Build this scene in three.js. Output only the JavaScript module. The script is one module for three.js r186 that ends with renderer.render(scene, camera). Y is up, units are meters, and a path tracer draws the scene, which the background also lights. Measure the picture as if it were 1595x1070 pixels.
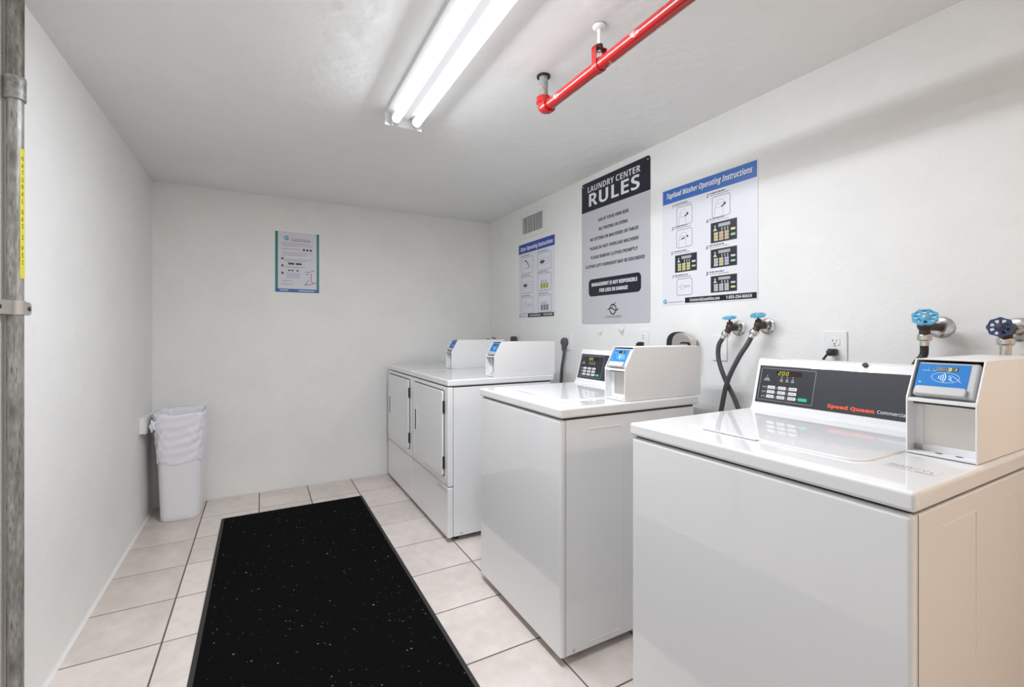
import * as THREE from 'three';
import { RoundedBoxGeometry } from 'three/addons/geometries/RoundedBoxGeometry.js';
import { mergeGeometries, mergeVertices, toCreasedNormals } from 'three/addons/utils/BufferGeometryUtils.js';
import { RectAreaLightUniformsLib } from 'three/addons/lights/RectAreaLightUniformsLib.js';

// ------------------------------------------------------------------ camera, exposure
// World: x runs along the back wall to the right, y up, depth D into the room is -z.
const scene = new THREE.Scene();
scene.background = new THREE.Color(0x000000);
const FPX = 701.3, IW = 1595, IH = 1070;
const camera = new THREE.PerspectiveCamera(2 * Math.atan(IH / 2 / FPX) * 180 / Math.PI, IW / IH, 0.02, 60);
camera.position.set(0, 1.2, 0);
camera.rotation.y = -27.9 * Math.PI / 180;
camera.setViewOffset(IW, IH, 20.26, 18.87, IW, IH);
const renderer = new THREE.WebGLRenderer({ antialias: true });
renderer.toneMapping = THREE.LinearToneMapping;
renderer.toneMappingExposure = 0.96;
renderer.shadowMap.enabled = true;
RectAreaLightUniformsLib.init();
const TUBE_GLOW = 1.5, TUBE_LIGHT = 77, TILT = 0.5;             // radiance of the tube glass and of the lights along it
const WARM = [1.0, 0.86, 0.73], WARM_CD = 2.8;
const TUBE_RGB = [0.94, 0.98, 1.05];

// ------------------------------------------------------------------ room measures
const XL = -0.648, XR = 1.908, DB = 3.7955, DN = -0.5, H = 2.217;

// ------------------------------------------------------------------ helpers
let seed = 7;
const rnd = () => { seed = (seed * 1664525 + 1013904223) >>> 0; return seed / 4294967296; };
const taken = {};
function numbered(n) { const k = taken[n] = (taken[n] ?? -1) + 1; return k ? n + '_' + String(k).padStart(3, '0') : n; }
const P = (X, Y, D) => new THREE.Vector3(X, Y, -D);
function finish(o) { o.castShadow = true; o.receiveShadow = true; return o; }
function obj(name, geos, mat, parent) {
  const list = (Array.isArray(geos) ? geos : [geos]).map((g) => {
    const q = g.index ? g.toNonIndexed() : g;
    for (const k of Object.keys(q.attributes)) if (!['position', 'normal', 'uv'].includes(k)) q.deleteAttribute(k);
    return q;
  });
  const m = finish(new THREE.Mesh(list.length > 1 ? mergeGeometries(list) : list[0], mat));
  m.name = parent ? name : numbered(name);
  (parent || scene).add(m);
  return m;
}
function tag(o, label, category, group) { o.userData.label = label; o.userData.category = category; if (group) o.userData.group = group; return o; }
function thing(name, label, category, pos, group) {
  const g = new THREE.Group(); g.name = numbered(name); g.position.copy(pos); scene.add(g);
  return tag(g, label, category, group);
}
function struct(o) { o.userData.kind = 'structure'; return o; }
// box given by x0..x1, y0..y1 and depth d0..d1 (d positive into the room), rounded by r
function rb(x0, x1, y0, y1, d0, d1, r = 0.002, seg = 2) {
  const w = x1 - x0, h = y1 - y0, d = d1 - d0;
  const g = r > 0 ? new RoundedBoxGeometry(w, h, d, seg, Math.min(r, w / 2.01, h / 2.01, d / 2.01)) : new THREE.BoxGeometry(w, h, d);
  g.translate((x0 + x1) / 2, (y0 + y1) / 2, -(d0 + d1) / 2);
  return g;
}
function metric(g, s = 1) {     // uv in metres / s, by the way each face points
  const p = g.attributes.position, n = g.attributes.normal, uv = new Float32Array(p.count * 2);
  for (let i = 0; i < p.count; i++) {
    const ax = Math.abs(n.getX(i)), ay = Math.abs(n.getY(i)), az = Math.abs(n.getZ(i));
    const a = ax > ay && ax > az ? [p.getZ(i), p.getY(i)] : ay > az ? [p.getX(i), p.getZ(i)] : [p.getX(i), p.getY(i)];
    uv[2 * i] = a[0] / s; uv[2 * i + 1] = a[1] / s;
  }
  g.setAttribute('uv', new THREE.BufferAttribute(uv, 2));
  return g;
}
function cyl(a, b, r0, r1 = r0, seg = 24, open = false) {
  const d = b.clone().sub(a), g = new THREE.CylinderGeometry(r1, r0, d.length(), seg, 1, open);
  g.applyQuaternion(new THREE.Quaternion().setFromUnitVectors(new THREE.Vector3(0, 1, 0), d.clone().normalize()));
  return g.translate((a.x + b.x) / 2, (a.y + b.y) / 2, (a.z + b.z) / 2);
}
function along(g, at, dir) {     // turn a y-up geometry to point along dir and move it to at
  g.applyQuaternion(new THREE.Quaternion().setFromUnitVectors(new THREE.Vector3(0, 1, 0), dir.clone().normalize()));
  return g.translate(at.x, at.y, at.z);
}
const lathe = (pts, seg = 32) => new THREE.LatheGeometry(pts.map(([r, y]) => new THREE.Vector2(r, y)), seg);
function tube(pts, r, seg = 60, rs = 14) { return new THREE.TubeGeometry(new THREE.CatmullRomCurve3(pts, false, 'catmullrom', 0.5), seg, r, rs); }
function roundRect(w, h, r) {
  const s = new THREE.Shape(), x = -w / 2, y = -h / 2;
  s.moveTo(x + r, y); s.lineTo(x + w - r, y); s.quadraticCurveTo(x + w, y, x + w, y + r); s.lineTo(x + w, y + h - r);
  s.quadraticCurveTo(x + w, y + h, x + w - r, y + h); s.lineTo(x + r, y + h); s.quadraticCurveTo(x, y + h, x, y + h - r);
  s.lineTo(x, y + r); s.quadraticCurveTo(x, y, x + r, y);
  return s;
}
function slab(shape, t, bevel = 0) {
  return new THREE.ExtrudeGeometry(shape, { depth: t - 2 * bevel, bevelEnabled: bevel > 0, bevelThickness: bevel, bevelSize: bevel, bevelOffset: -bevel, bevelSegments: 3, curveSegments: 10 }).translate(0, 0, bevel);
}
const M4 = () => new THREE.Matrix4();

// ------------------------------------------------------------------ textures
function noiseField(n, oct, first, gain = 0.5, sd = 1) {    // tiling value noise, 0..1
  const out = new Float32Array(n * n);
  let amp = 1, tot = 0, f = first, s = sd * 7919;
  for (let o = 0; o < oct; o++, f *= 2, amp *= gain) {
    const lat = new Float32Array(f * f);
    for (let i = 0; i < f * f; i++) { s = (s * 1664525 + 1013904223) >>> 0; lat[i] = s / 4294967296; }
    tot += amp;
    for (let y = 0; y < n; y++) {
      const v = y / n * f, y0 = Math.floor(v), ty = v - y0, wy = ty * ty * (3 - 2 * ty), ya = y0 % f, yb = (y0 + 1) % f;
      for (let x = 0; x < n; x++) {
        const u = x / n * f, x0 = Math.floor(u), tx = u - x0, wx = tx * tx * (3 - 2 * tx), xa = x0 % f, xb = (x0 + 1) % f;
        const a = lat[ya * f + xa], b = lat[ya * f + xb], c = lat[yb * f + xa], d = lat[yb * f + xb];
        out[y * n + x] += amp * ((a + (b - a) * wx) * (1 - wy) + (c + (d - c) * wx) * wy);
      }
    }
  }
  for (let i = 0; i < out.length; i++) out[i] /= tot;
  return out;
}
function dataTex(n, fn, srgb = false) {
  const d = new Uint8Array(n * n * 4);
  for (let i = 0; i < n * n; i++) { const c = fn(i, i % n, Math.floor(i / n)); for (let k = 0; k < 3; k++) d[4 * i + k] = Math.max(0, Math.min(255, c[k])); d[4 * i + 3] = 255; }
  const t = new THREE.DataTexture(d, n, n, THREE.RGBAFormat);
  t.wrapS = t.wrapT = THREE.RepeatWrapping; t.magFilter = THREE.LinearFilter; t.minFilter = THREE.LinearMipmapLinearFilter; t.generateMipmaps = true;
  if (srgb) t.colorSpace = THREE.SRGBColorSpace;
  t.needsUpdate = true; return t;
}
function canvasTex(w, h, draw) {
  const c = document.createElement('canvas'); c.width = w; c.height = h;
  draw(c.getContext('2d'), w, h);
  const t = new THREE.CanvasTexture(c); t.colorSpace = THREE.SRGBColorSpace; t.anisotropy = 8; return t;
}
const smooth = (a, b, x) => { const t = Math.max(0, Math.min(1, (x - a) / (b - a))); return t * t * (3 - 2 * t); };
const nA = noiseField(512, 4, 16, 0.6, 3), nB = noiseField(512, 4, 4, 0.55, 11), nC = noiseField(512, 3, 64, 0.6, 23);
const wallBump = dataTex(512, (i) => { const v = 255 * (0.55 * nC[i] + 0.45 * nA[i]); return [v, v, v]; });
const ceilBump = dataTex(512, (i) => {           // smooth paint with rough plaster patches
  const m = smooth(0.5, 0.68, nB[i]), v = 255 * (0.25 + 0.35 * m + (0.12 + 0.5 * m) * (nA[i] - 0.5) * 2 * 0.7 + 0.06 * nC[i]); return [v, v, v];
});
const wallMap = dataTex(512, (i) => { const v = 244 + 5 * (nB[i] - 0.5) + 3 * (nA[i] - 0.5); return [v, v, v - 1.5]; }, true);

// ------------------------------------------------------------------ materials
const std = (o) => new THREE.MeshStandardMaterial(o);
const phy = (o) => new THREE.MeshPhysicalMaterial(o);
const lin = (r, g, b) => new THREE.Color().setRGB(r, g, b);
const M = {
  wall: std({ map: wallMap, color: lin(1.0, 0.998, 0.985), roughness: 0.6, bumpMap: wallBump, bumpScale: 0.0011 }),
  ceiling: std({ map: wallMap, color: lin(1.0, 0.998, 0.988), roughness: 0.75, bumpMap: ceilBump, bumpScale: 0.005 }),
  grout: std({ color: lin(0.14, 0.12, 0.105), roughness: 0.95 }),
  enamel: phy({ color: lin(0.86, 0.86, 0.86), roughness: 0.4, clearcoat: 1.0, clearcoatRoughness: 0.035 }),
  powder: phy({ color: lin(0.85, 0.85, 0.845), roughness: 0.42 }),
  whitePlastic: std({ color: lin(0.87, 0.87, 0.86), roughness: 0.45 }),
  outlet: std({ color: lin(0.90, 0.90, 0.89), roughness: 0.4 }),
  binPlastic: std({ color: lin(0.89, 0.89, 0.93), roughness: 0.45 }),
  bag: phy({ color: lin(0.90, 0.90, 0.95), roughness: 0.38 }),
  black: std({ color: lin(0.018, 0.018, 0.02), roughness: 0.5 }),
  darkGap: std({ color: lin(0.05, 0.05, 0.05), roughness: 0.8 }),
  rubberGrey: std({ color: lin(0.075, 0.075, 0.082), roughness: 0.55 }),
  blackHose: std({ color: lin(0.02, 0.02, 0.021), roughness: 0.45 }),
  steel: std({ color: lin(0.62, 0.59, 0.56), roughness: 0.32, metalness: 0.85 }),
  chrome: std({ color: lin(0.72, 0.70, 0.67), roughness: 0.22, metalness: 1 }),
  brass: std({ color: lin(0.07, 0.048, 0.034), roughness: 0.5, metalness: 0.35 }),
  blueLight: phy({ color: lin(0.10, 0.46, 0.74), roughness: 0.4, clearcoat: 0.4 }),
  blueDark: phy({ color: lin(0.008, 0.03, 0.14), roughness: 0.35, clearcoat: 0.5 }),
  readerGrey: std({ color: lin(0.55, 0.55, 0.55), roughness: 0.4 }),
  lens: std({ color: lin(0.012, 0.012, 0.014), roughness: 0.2 }),
  green: std({ color: lin(0.03, 0.50, 0.28), roughness: 0.4 }),
  panelWhite: std({ color: lin(0.75, 0.75, 0.74), roughness: 0.45 }),
  tanWall: std({ color: lin(0.72, 0.60, 0.46), roughness: 0.7 }),
};
const paint = (name, fn) => { M[name] = fn(); };
paint('tiles', () => {       // four tones of the same mottled beige ceramic
  const out = [];
  for (let k = 0; k < 4; k++) {
    const f1 = noiseField(256, 5, 3, 0.62, 31 + k), f2 = noiseField(256, 3, 24, 0.6, 61 + k);
    const map = dataTex(256, (i) => {
      const a = (f1[i] - 0.5) * 2, b = smooth(0.6, 0.78, f1[i] * 0.7 + f2[i] * 0.3), c = (f2[i] - 0.5) * 2;
      return [228 + 24 * a + 9 * c - 16 * b + (k - 1.5) * 1.5, 217 + 25 * a + 9 * c - 17 * b + (k - 1.5) * 1.5, 209 + 26 * a + 9 * c - 18 * b + (k - 1.5) * 1.5];
    }, true);
    out.push(std({ map, roughness: 0.38, bumpMap: wallBump, bumpScale: 0.0004 }));
  }
  return out;
});
paint('galvanised', () => {
  const f1 = noiseField(256, 5, 6, 0.65, 91), f2 = noiseField(256, 3, 32, 0.6, 92);
  const map = dataTex(256, (i) => { const v = 150 + 110 * (f1[i] - 0.5) + 60 * (f2[i] - 0.5) - 90 * smooth(0.6, 0.72, f1[i]); return [v + 4, v + 3, v - 2]; }, true);
  map.repeat.set(1, 1);
  return std({ map, roughness: 0.42, metalness: 0.35 });
});
paint('darkGalvanised', () => {
  const f1 = noiseField(256, 5, 5, 0.65, 191), f2 = noiseField(256, 3, 32, 0.6, 192);
  const map = dataTex(256, (i) => { const v = 112 + 130 * (f1[i] - 0.5) + 60 * (f2[i] - 0.5); return [v + 5, v + 2, v - 6]; }, true);
  return std({ map, roughness: 0.45, metalness: 0.35 });
});
paint('redPaint', () => {
  const f1 = noiseField(256, 4, 10, 0.65, 95);
  const map = dataTex(256, (i) => { const w = smooth(0.72, 0.78, f1[i]); return [160 + 50 * w, 18 + 120 * w, 15 + 120 * w]; }, true);
  return phy({ map, roughness: 0.28, clearcoat: 0.4, clearcoatRoughness: 0.15 });
});
paint('matPile', () => {     // black pile with lint caught in it
  const n = 1024, f = noiseField(512, 3, 128, 0.6, 77), col = new Float32Array(n * n);
  let s = 4242; const r = () => { s = (s * 1664525 + 1013904223) >>> 0; return s / 4294967296; };
  for (let k = 0; k < 400; k++) {
    const x = Math.floor(r() * n), y = Math.floor(r() * n), big = r(), v = 0.25 + 0.75 * r();
    const L = big > 0.93 ? 6 : big > 0.6 ? 4 : 2;
    for (let a = 0; a < L; a++) for (let b = 0; b < Math.max(2, L - 1); b++) col[((y + b) % n) * n + (x + a) % n] = v;
  }
  const map = dataTex(n, (i, x, y) => { const g = 11 + 10 * (f[(y % 512) * 512 + x % 512] - 0.5), c = col[i] * 190; return [g + c, g + c, g + c * 0.96]; }, true);
  const bump = dataTex(512, (i) => { const v = 255 * f[i]; return [v, v, v]; });
  bump.repeat.set(3, 3);
  return phy({ map, roughness: 1, specularIntensity: 0.15, bumpMap: bump, bumpScale: 0.002 });
});
// ------------------------------------------------------------------ the room shell
struct(obj('wall_left', metric(rb(XL - 0.12, XL, -0.05, H + 0.1, DN - 0.12, DB + 0.12, 0), 0.55), M.wall));
struct(obj('wall_right', metric(rb(XR, XR + 0.12, -0.05, H + 0.1, DN - 0.12, DB + 0.12, 0), 0.55), M.wall));
struct(obj('wall_back', metric(rb(XL, XR, -0.05, H + 0.1, DB, DB + 0.12, 0), 0.55), M.wall));
const OX0 = 0.95, OX1 = 1.85, OY = 2.06, DC = -1.75;      // doorway behind the camera to the right, and the corridor beyond it
struct(obj('wall_near', [rb(XL, OX0, -0.05, H + 0.1, DN - 0.12, DN, 0), rb(OX1, XR, -0.05, H + 0.1, DN - 0.12, DN, 0), rb(OX0, OX1, OY, H + 0.1, DN - 0.12, DN, 0)].map((g) => metric(g, 0.55)), M.wall));
struct(obj('wall_corridor', [rb(0.2, 2.7, -0.05, H + 0.1, DC - 0.12, DC, 0), rb(0.08, 0.2, -0.05, H + 0.1, DC, DN - 0.12, 0), rb(2.7, 2.82, -0.05, H + 0.1, DC, DN - 0.12, 0), rb(XR + 0.12, 2.7, -0.05, H + 0.1, DN - 0.24, DN - 0.12, 0), rb(0.2, 2.7, H, H + 0.1, DC, DN - 0.12, 0), rb(0.2, 2.7, -0.06, 0, DC, DN - 0.12, 0)].map((g) => metric(g, 0.55)), M.tanWall));
{ // warm ceiling globe of that corridor
  const T = thing('globe_lamp', 'warm opal globe lamp on the corridor ceiling behind the camera', 'lamp', P(1.95, H, -1.2));
  obj('base', lathe([[0, -0.03], [0.06, -0.03], [0.065, -0.005], [0.065, 0], [0, 0]]), M.whitePlastic, T);
  obj('globe_shade', new THREE.SphereGeometry(0.11, 32, 24).translate(0, -0.13, 0), std({ color: 0xffffff, emissive: lin(...WARM), emissiveIntensity: 3 }), T);
  const l = new THREE.PointLight(lin(...WARM), WARM_CD); l.position.copy(P(1.95, H - 0.13, -1.2)); l.shadow.radius = 5; l.castShadow = true; l.name = 'globe_lamp_light'; scene.add(l);
}
struct(obj('ceiling', metric(rb(XL, XR, H, H + 0.1, DN, DB, 0), 1.25), M.ceiling));
const floor = struct(obj('floor', rb(XL, XR, -0.06, -0.0014, DN, DB, 0), M.grout));
{
  const pitch = 0.3286, gx = [XL], gd = [DN];
  for (let x = -0.3371; x < XR - 0.02; x += pitch) gx.push(x);
  gx.push(XR);
  for (let d = 1.4866 - 7 * pitch; d < DB - 0.02; d += pitch) gd.push(d);
  gd.push(DB);
  const made = {}, half = 0.0032, bev = 0.0012;
  const tile = (w, d, v) => {
    const key = w.toFixed(3) + d.toFixed(3) + v;
    if (made[key]) return made[key];
    const a = w / 2, b = d / 2, ai = a - bev, bi = b - bev, pos = [], uv = [], ix = [];
    const ring = (x, z, y) => [[-x, y, -z], [x, y, -z], [x, y, z], [-x, y, z]];
    const quad = (p, q, r, s) => { const n = pos.length / 3; for (const c of [p, q, r, s]) { pos.push(...c); uv.push(c[0] * 0.9 + v * 0.31, c[2] * 0.9 + v * 0.17); } ix.push(n, n + 2, n + 1, n, n + 3, n + 2); };
    const top = ring(ai, bi, 0), mid = ring(a, b, -bev), low = ring(a, b, -0.006);
    quad(...top);
    for (let k = 0; k < 4; k++) { const j = (k + 1) % 4; quad(top[j], top[k], mid[k], mid[j]); quad(mid[j], mid[k], low[k], low[j]); }
    const g = new THREE.BufferGeometry();
    g.setAttribute('position', new THREE.Float32BufferAttribute(pos, 3)); g.setAttribute('uv', new THREE.Float32BufferAttribute(uv, 2)); g.setIndex(ix); g.computeVertexNormals();
    return (made[key] = g);
  };
  let k = 0;
  for (let i = 0; i + 1 < gx.length; i++) for (let j = 0; j + 1 < gd.length; j++) {
    const x0 = gx[i] + (i ? half : 0), x1 = gx[i + 1] - half, d0 = gd[j] + half, d1 = gd[j + 1] - half, v = Math.floor(rnd() * 8);
    const m = finish(new THREE.Mesh(tile(x1 - x0, d1 - d0, v), M.tiles[v % 4]));
    m.position.set((x0 + x1) / 2, (rnd() - 0.5) * 0.0006, -(d0 + d1) / 2);
    if (rnd() < 0.5) m.rotation.y = Math.PI;
    m.name = k ? 'tile_' + String(k).padStart(3, '0') : 'tile'; k++;
    floor.add(m);
  }
}
{ // bead of caulk where the left wall meets the tiles
  const s = new THREE.Shape(); s.moveTo(0, 0); s.lineTo(0.012, 0); s.quadraticCurveTo(0.003, 0.004, 0, 0.014); s.lineTo(0, 0);
  struct(obj('trim_1', new THREE.ExtrudeGeometry(s, { depth: DB - DN, bevelEnabled: false, steps: 1 }).translate(XL, 0, -DB), M.whitePlastic));
}

// ------------------------------------------------------------------ ceiling light: two bare tubes on a white batten
function batten(dFar, label) {
  const x0 = 0.503, x1 = 0.679, len = 1.26, dNear = dFar - len, cx = (x0 + x1) / 2;
  const tubes = [0.5455, 0.6405], ty = 2.168, tr = 0.0195;
  const L = thing('ceiling_light', label, 'ceiling light', P(cx, H, (dFar + dNear) / 2));
  const at = (g) => g.translate(-cx, -H, (dFar + dNear) / 2);
  const body = new THREE.Shape();
  body.moveTo(-0.085, H); body.lineTo(0.085, H); body.lineTo(0.082, H - 0.012); body.lineTo(0.024, H - 0.02); body.lineTo(0.018, H - 0.034); body.lineTo(-0.018, H - 0.034); body.lineTo(-0.024, H - 0.02); body.lineTo(-0.082, H - 0.012); body.closePath();
  obj('housing', at(new THREE.ExtrudeGeometry(body, { depth: len, bevelEnabled: false }).translate(cx, 0, -dFar)), M.powder, L);
  for (const d of [dFar, dNear]) obj('end_plate', at(rb(x0, x1, 2.15, H, d - 0.008, d + 0.002, 0.003)), M.powder, L);
  const glow = std({ color: 0xffffff, emissive: lin(...TUBE_RGB), emissiveIntensity: TUBE_GLOW });
  for (const x of tubes) {
    obj('tube', at(cyl(P(x, ty, dNear + 0.045), P(x, ty, dFar - 0.045), tr, tr, 32)), glow, L);
    for (const [a, b] of [[dNear + 0.026, dNear + 0.045], [dFar - 0.045, dFar - 0.026]]) obj('tube_cap', at(cyl(P(x, ty, a), P(x, ty, b), tr)), M.chrome, L);
    for (const [a, b] of [[dNear + 0.008, dNear + 0.026], [dFar - 0.026, dFar - 0.008]]) obj('socket', at(rb(x - 0.015, x + 0.015, ty - 0.022, H - 0.01, a, b, 0.005)), M.whitePlastic, L);
    for (const s of [-1, 1]) {
      const r = new THREE.RectAreaLight(lin(...TUBE_RGB), TUBE_LIGHT, 0.03, len - 0.1), tilt = (x - cx) * s > 0 ? TILT : 0, n = new THREE.Vector3(s * Math.sin(tilt), -Math.cos(tilt), 0);
      const p = P(x, ty, (dFar + dNear) / 2).addScaledVector(n, tr + (tilt ? 0.001 : 0.002));
      r.position.copy(p);
      // light looks along its local -z; its long side (local y) lies along the tube
      const zx = n.clone().negate(), yy = new THREE.Vector3(0, 0, 1), xx = yy.clone().cross(zx);
      r.quaternion.setFromRotationMatrix(M4().makeBasis(xx, yy, zx));
      r.name = 'tube_lamp'; scene.add(r);
    }
  }
}
batten(2.075, 'white fluorescent batten with two glowing bare tubes under the ceiling');

// ------------------------------------------------------------------ red sprinkler pipe under the ceiling
{
  const x = 0.996, y = 2.084, dE = 1.502, r = 0.0205;
  const T = thing('sprinkler_pipe', 'red painted sprinkler pipe with an elbow under the ceiling', 'pipe', P(x, y, dE));
  const at = (g) => g.translate(-x, -y, dE);
  obj('pipe', at(metric(cyl(P(x, y, DN + 0.002), P(x, y, dE - 0.03), r, r, 32), 0.4)), M.redPaint, T);
  const bend = [];
  for (let k = 0; k <= 8; k++) { const t = k / 8 * Math.PI / 2; bend.push(P(x, y + 0.026 * (1 - Math.cos(t)), dE - 0.026 + 0.026 * Math.sin(t))); }
  obj('elbow', [at(metric(tube(bend, 0.0255, 24, 24), 0.4)), at(metric(cyl(P(x, y, dE - 0.044), P(x, y, dE - 0.024), 0.0285, 0.0285, 28), 0.4)), at(metric(cyl(P(x, y + 0.024, dE), P(x, y + 0.046, dE), 0.0285, 0.0285, 28), 0.4))], M.redPaint, T);
  obj('riser', at(metric(cyl(P(x, y + 0.04, dE), P(x, H - 0.001, dE), 0.0175), 0.2)), M.galvanised, T);
  obj('ceiling_ring', at(cyl(P(x, H - 0.006, dE), P(x, H, dE), 0.027)), M.black, T);
  // hanger: loop of flat red strap round the pipe, rod to a white rosette
  const dh = 1.168, band = new THREE.Shape(); band.absarc(0, 0, 0.0235, 0, Math.PI * 2); const hole = new THREE.Path(); hole.absarc(0, 0, 0.0212, 0, Math.PI * 2, true); band.holes.push(hole);
  const strap = new THREE.ExtrudeGeometry(band, { depth: 0.022, bevelEnabled: false, curveSegments: 24 }).translate(x, y, -dh - 0.011);
  obj('hanger_strap', [at(metric(strap, 0.4)), at(metric(rb(x - 0.0235, x - 0.0205, y, y + 0.058, dh - 0.011, dh + 0.011, 0), 0.4)), at(metric(rb(x + 0.0205, x + 0.0235, y, y + 0.058, dh - 0.011, dh + 0.011, 0), 0.4)), at(metric(rb(x - 0.0235, x + 0.0235, y + 0.055, y + 0.058, dh - 0.011, dh + 0.011, 0), 0.4))], M.redPaint, T);
  obj('hanger_nut', at(cyl(P(x, y + 0.05, dh), P(x, y + 0.068, dh), 0.013, 0.013, 6)), M.black, T);
  obj('hanger_rod', at(cyl(P(x, y + 0.045, dh), P(x, H - 0.004, dh), 0.006, 0.006, 12)), M.whitePlastic, T);
  obj('rosette', at(lathe([[0, 0], [0.012, 0], [0.02, 0.006], [0.024, 0.014], [0, 0.014]]).translate(x, H - 0.014, -dh)), M.whitePlastic, T);
}

// ------------------------------------------------------------------ gas pipe on the left wall
{
  const x = -0.622, d = 1.79, r = 0.0182;
  const T = thing('gas_pipe', 'grey galvanised gas pipe standing against the left wall, with yellow label', 'pipe', P(x, 0, d));
  const at = (g) => g.translate(-x, 0, d);
  const stretch = (g, n) => { const uv = g.attributes.uv; for (let i = 0; i < uv.count; i++) uv.setXY(i, uv.getX(i), uv.getY(i) * n); return g; };
  obj('pipe', at(stretch(cyl(P(x, 0, d), P(x, 1.885, d), r, r, 36), 2.6)), M.galvanised, T);
  obj('pipe', at(stretch(cyl(P(x, 1.885, d), P(x, H - 0.001, d), r + 0.0008, r + 0.0008, 36), 0.6)), M.darkGalvanised, T);
  obj('coupling', at(metric(along(lathe([[r, 0], [0.0225, 0], [0.0235, 0.004], [0.0228, 0.012], [0.0228, 0.05], [0.0238, 0.056], [0.0225, 0.066], [r, 0.066]], 36), P(x, 1.862, d), new THREE.Vector3(0, 1, 0)), 0.3)), M.galvanised, T);
  const strap = new THREE.Shape(); strap.absarc(0, 0, r + 0.0035, 0, Math.PI * 2); const hole = new THREE.Path(); hole.absarc(0, 0, r, 0, Math.PI * 2, true); strap.holes.push(hole);
  const ear = (s) => slab(roundRect(0.105, 0.040, 0.0195), 0.004, 0.001).rotateY(Math.PI / 2).translate(x - 0.004, 1.268, -(d + s * 0.055));
  obj('pipe_clamp', [at(new THREE.ExtrudeGeometry(strap, { depth: 0.040, bevelEnabled: false, curveSegments: 24 }).rotateX(-Math.PI / 2).translate(x, 1.248, -d)), at(ear(1)), at(ear(-1))], std({ color: lin(0.5, 0.48, 0.44), roughness: 0.4, metalness: 0.6 }), T);
  for (const s of [-1, 1]) obj('screw', at(along(lathe([[0, 0], [0.007, 0], [0.006, 0.003], [0, 0.004]], 16), P(x - 0.0002, 1.268, d + s * 0.088), new THREE.Vector3(1, 0, 0))), M.brass, T);
  const tex = canvasTex(128, 2048, (c, w, h) => {
    c.fillStyle = '#d9d03c'; c.fillRect(0, 0, w, h); c.fillStyle = '#3a3820'; c.textAlign = 'center'; c.font = 'bold 100px sans-serif';
    const s = 'NATURAL GAS 2 PSI'; let y = 190;
    for (const ch of s) { if (ch === ' ') { y += 62; continue; } c.save(); c.translate(w * 0.25, y); c.scale(0.5, 1); c.fillText(ch, 0, 0); c.restore(); y += 112; }
  });
  // a strip of tape wrapped over the side of the pipe that looks down the room to the right
  const th = Math.atan2(-Math.sin(0), 1);  // 0 = towards +z
  const g = new THREE.CylinderGeometry(r + 0.0006, r + 0.0006, 0.372, 18, 1, true, Math.PI * 0.28, Math.PI * 0.44).translate(x, 1.538, -d);
  obj('warning_label', at(g), std({ map: tex, roughness: 0.5, side: THREE.DoubleSide }), T).userData.label = 'yellow label reading natural gas';
}

// ------------------------------------------------------------------ print for signs and posters
const FONT = 'sans-serif';
function fitText(c, s, x, y, w, size, weight = 'bold', align = 'center', skew = 0, fat = 0) {
  c.save(); c.font = `${weight} ${size}px ${FONT}`; const m = c.measureText(s).width; c.translate(x, y); c.transform(1, 0, -skew, 1, 0, 0);
  c.scale(w / m, 1); c.textAlign = align; c.fillText(s, 0, 0);
  if (fat) { c.lineWidth = fat; c.strokeStyle = c.fillStyle; c.strokeText(s, 0, 0); }
  c.restore();
}
function rr(c, x, y, w, h, r) { c.beginPath(); c.roundRect(x, y, w, h, r); }
function wallSheet(name, label, category, D0, D1, y0, y1, tex, t, opts = {}) {   // printed sheet on the right wall
  const w = D1 - D0, h = y1 - y0, g = new THREE.BoxGeometry(w, h, t), edge = std({ color: lin(0.7, 0.7, 0.7), roughness: 0.6 }), face = std({ map: tex, roughness: 0.45, ...opts });
  const m = finish(new THREE.Mesh(g, [edge, edge, edge, edge, face, edge])); m.name = numbered(name); scene.add(m);
  m.position.set(XR - t / 2 - 0.0005, (y0 + y1) / 2, -(D0 + D1) / 2); m.rotation.y = -Math.PI / 2;
  return tag(m, label, category);
}
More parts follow.
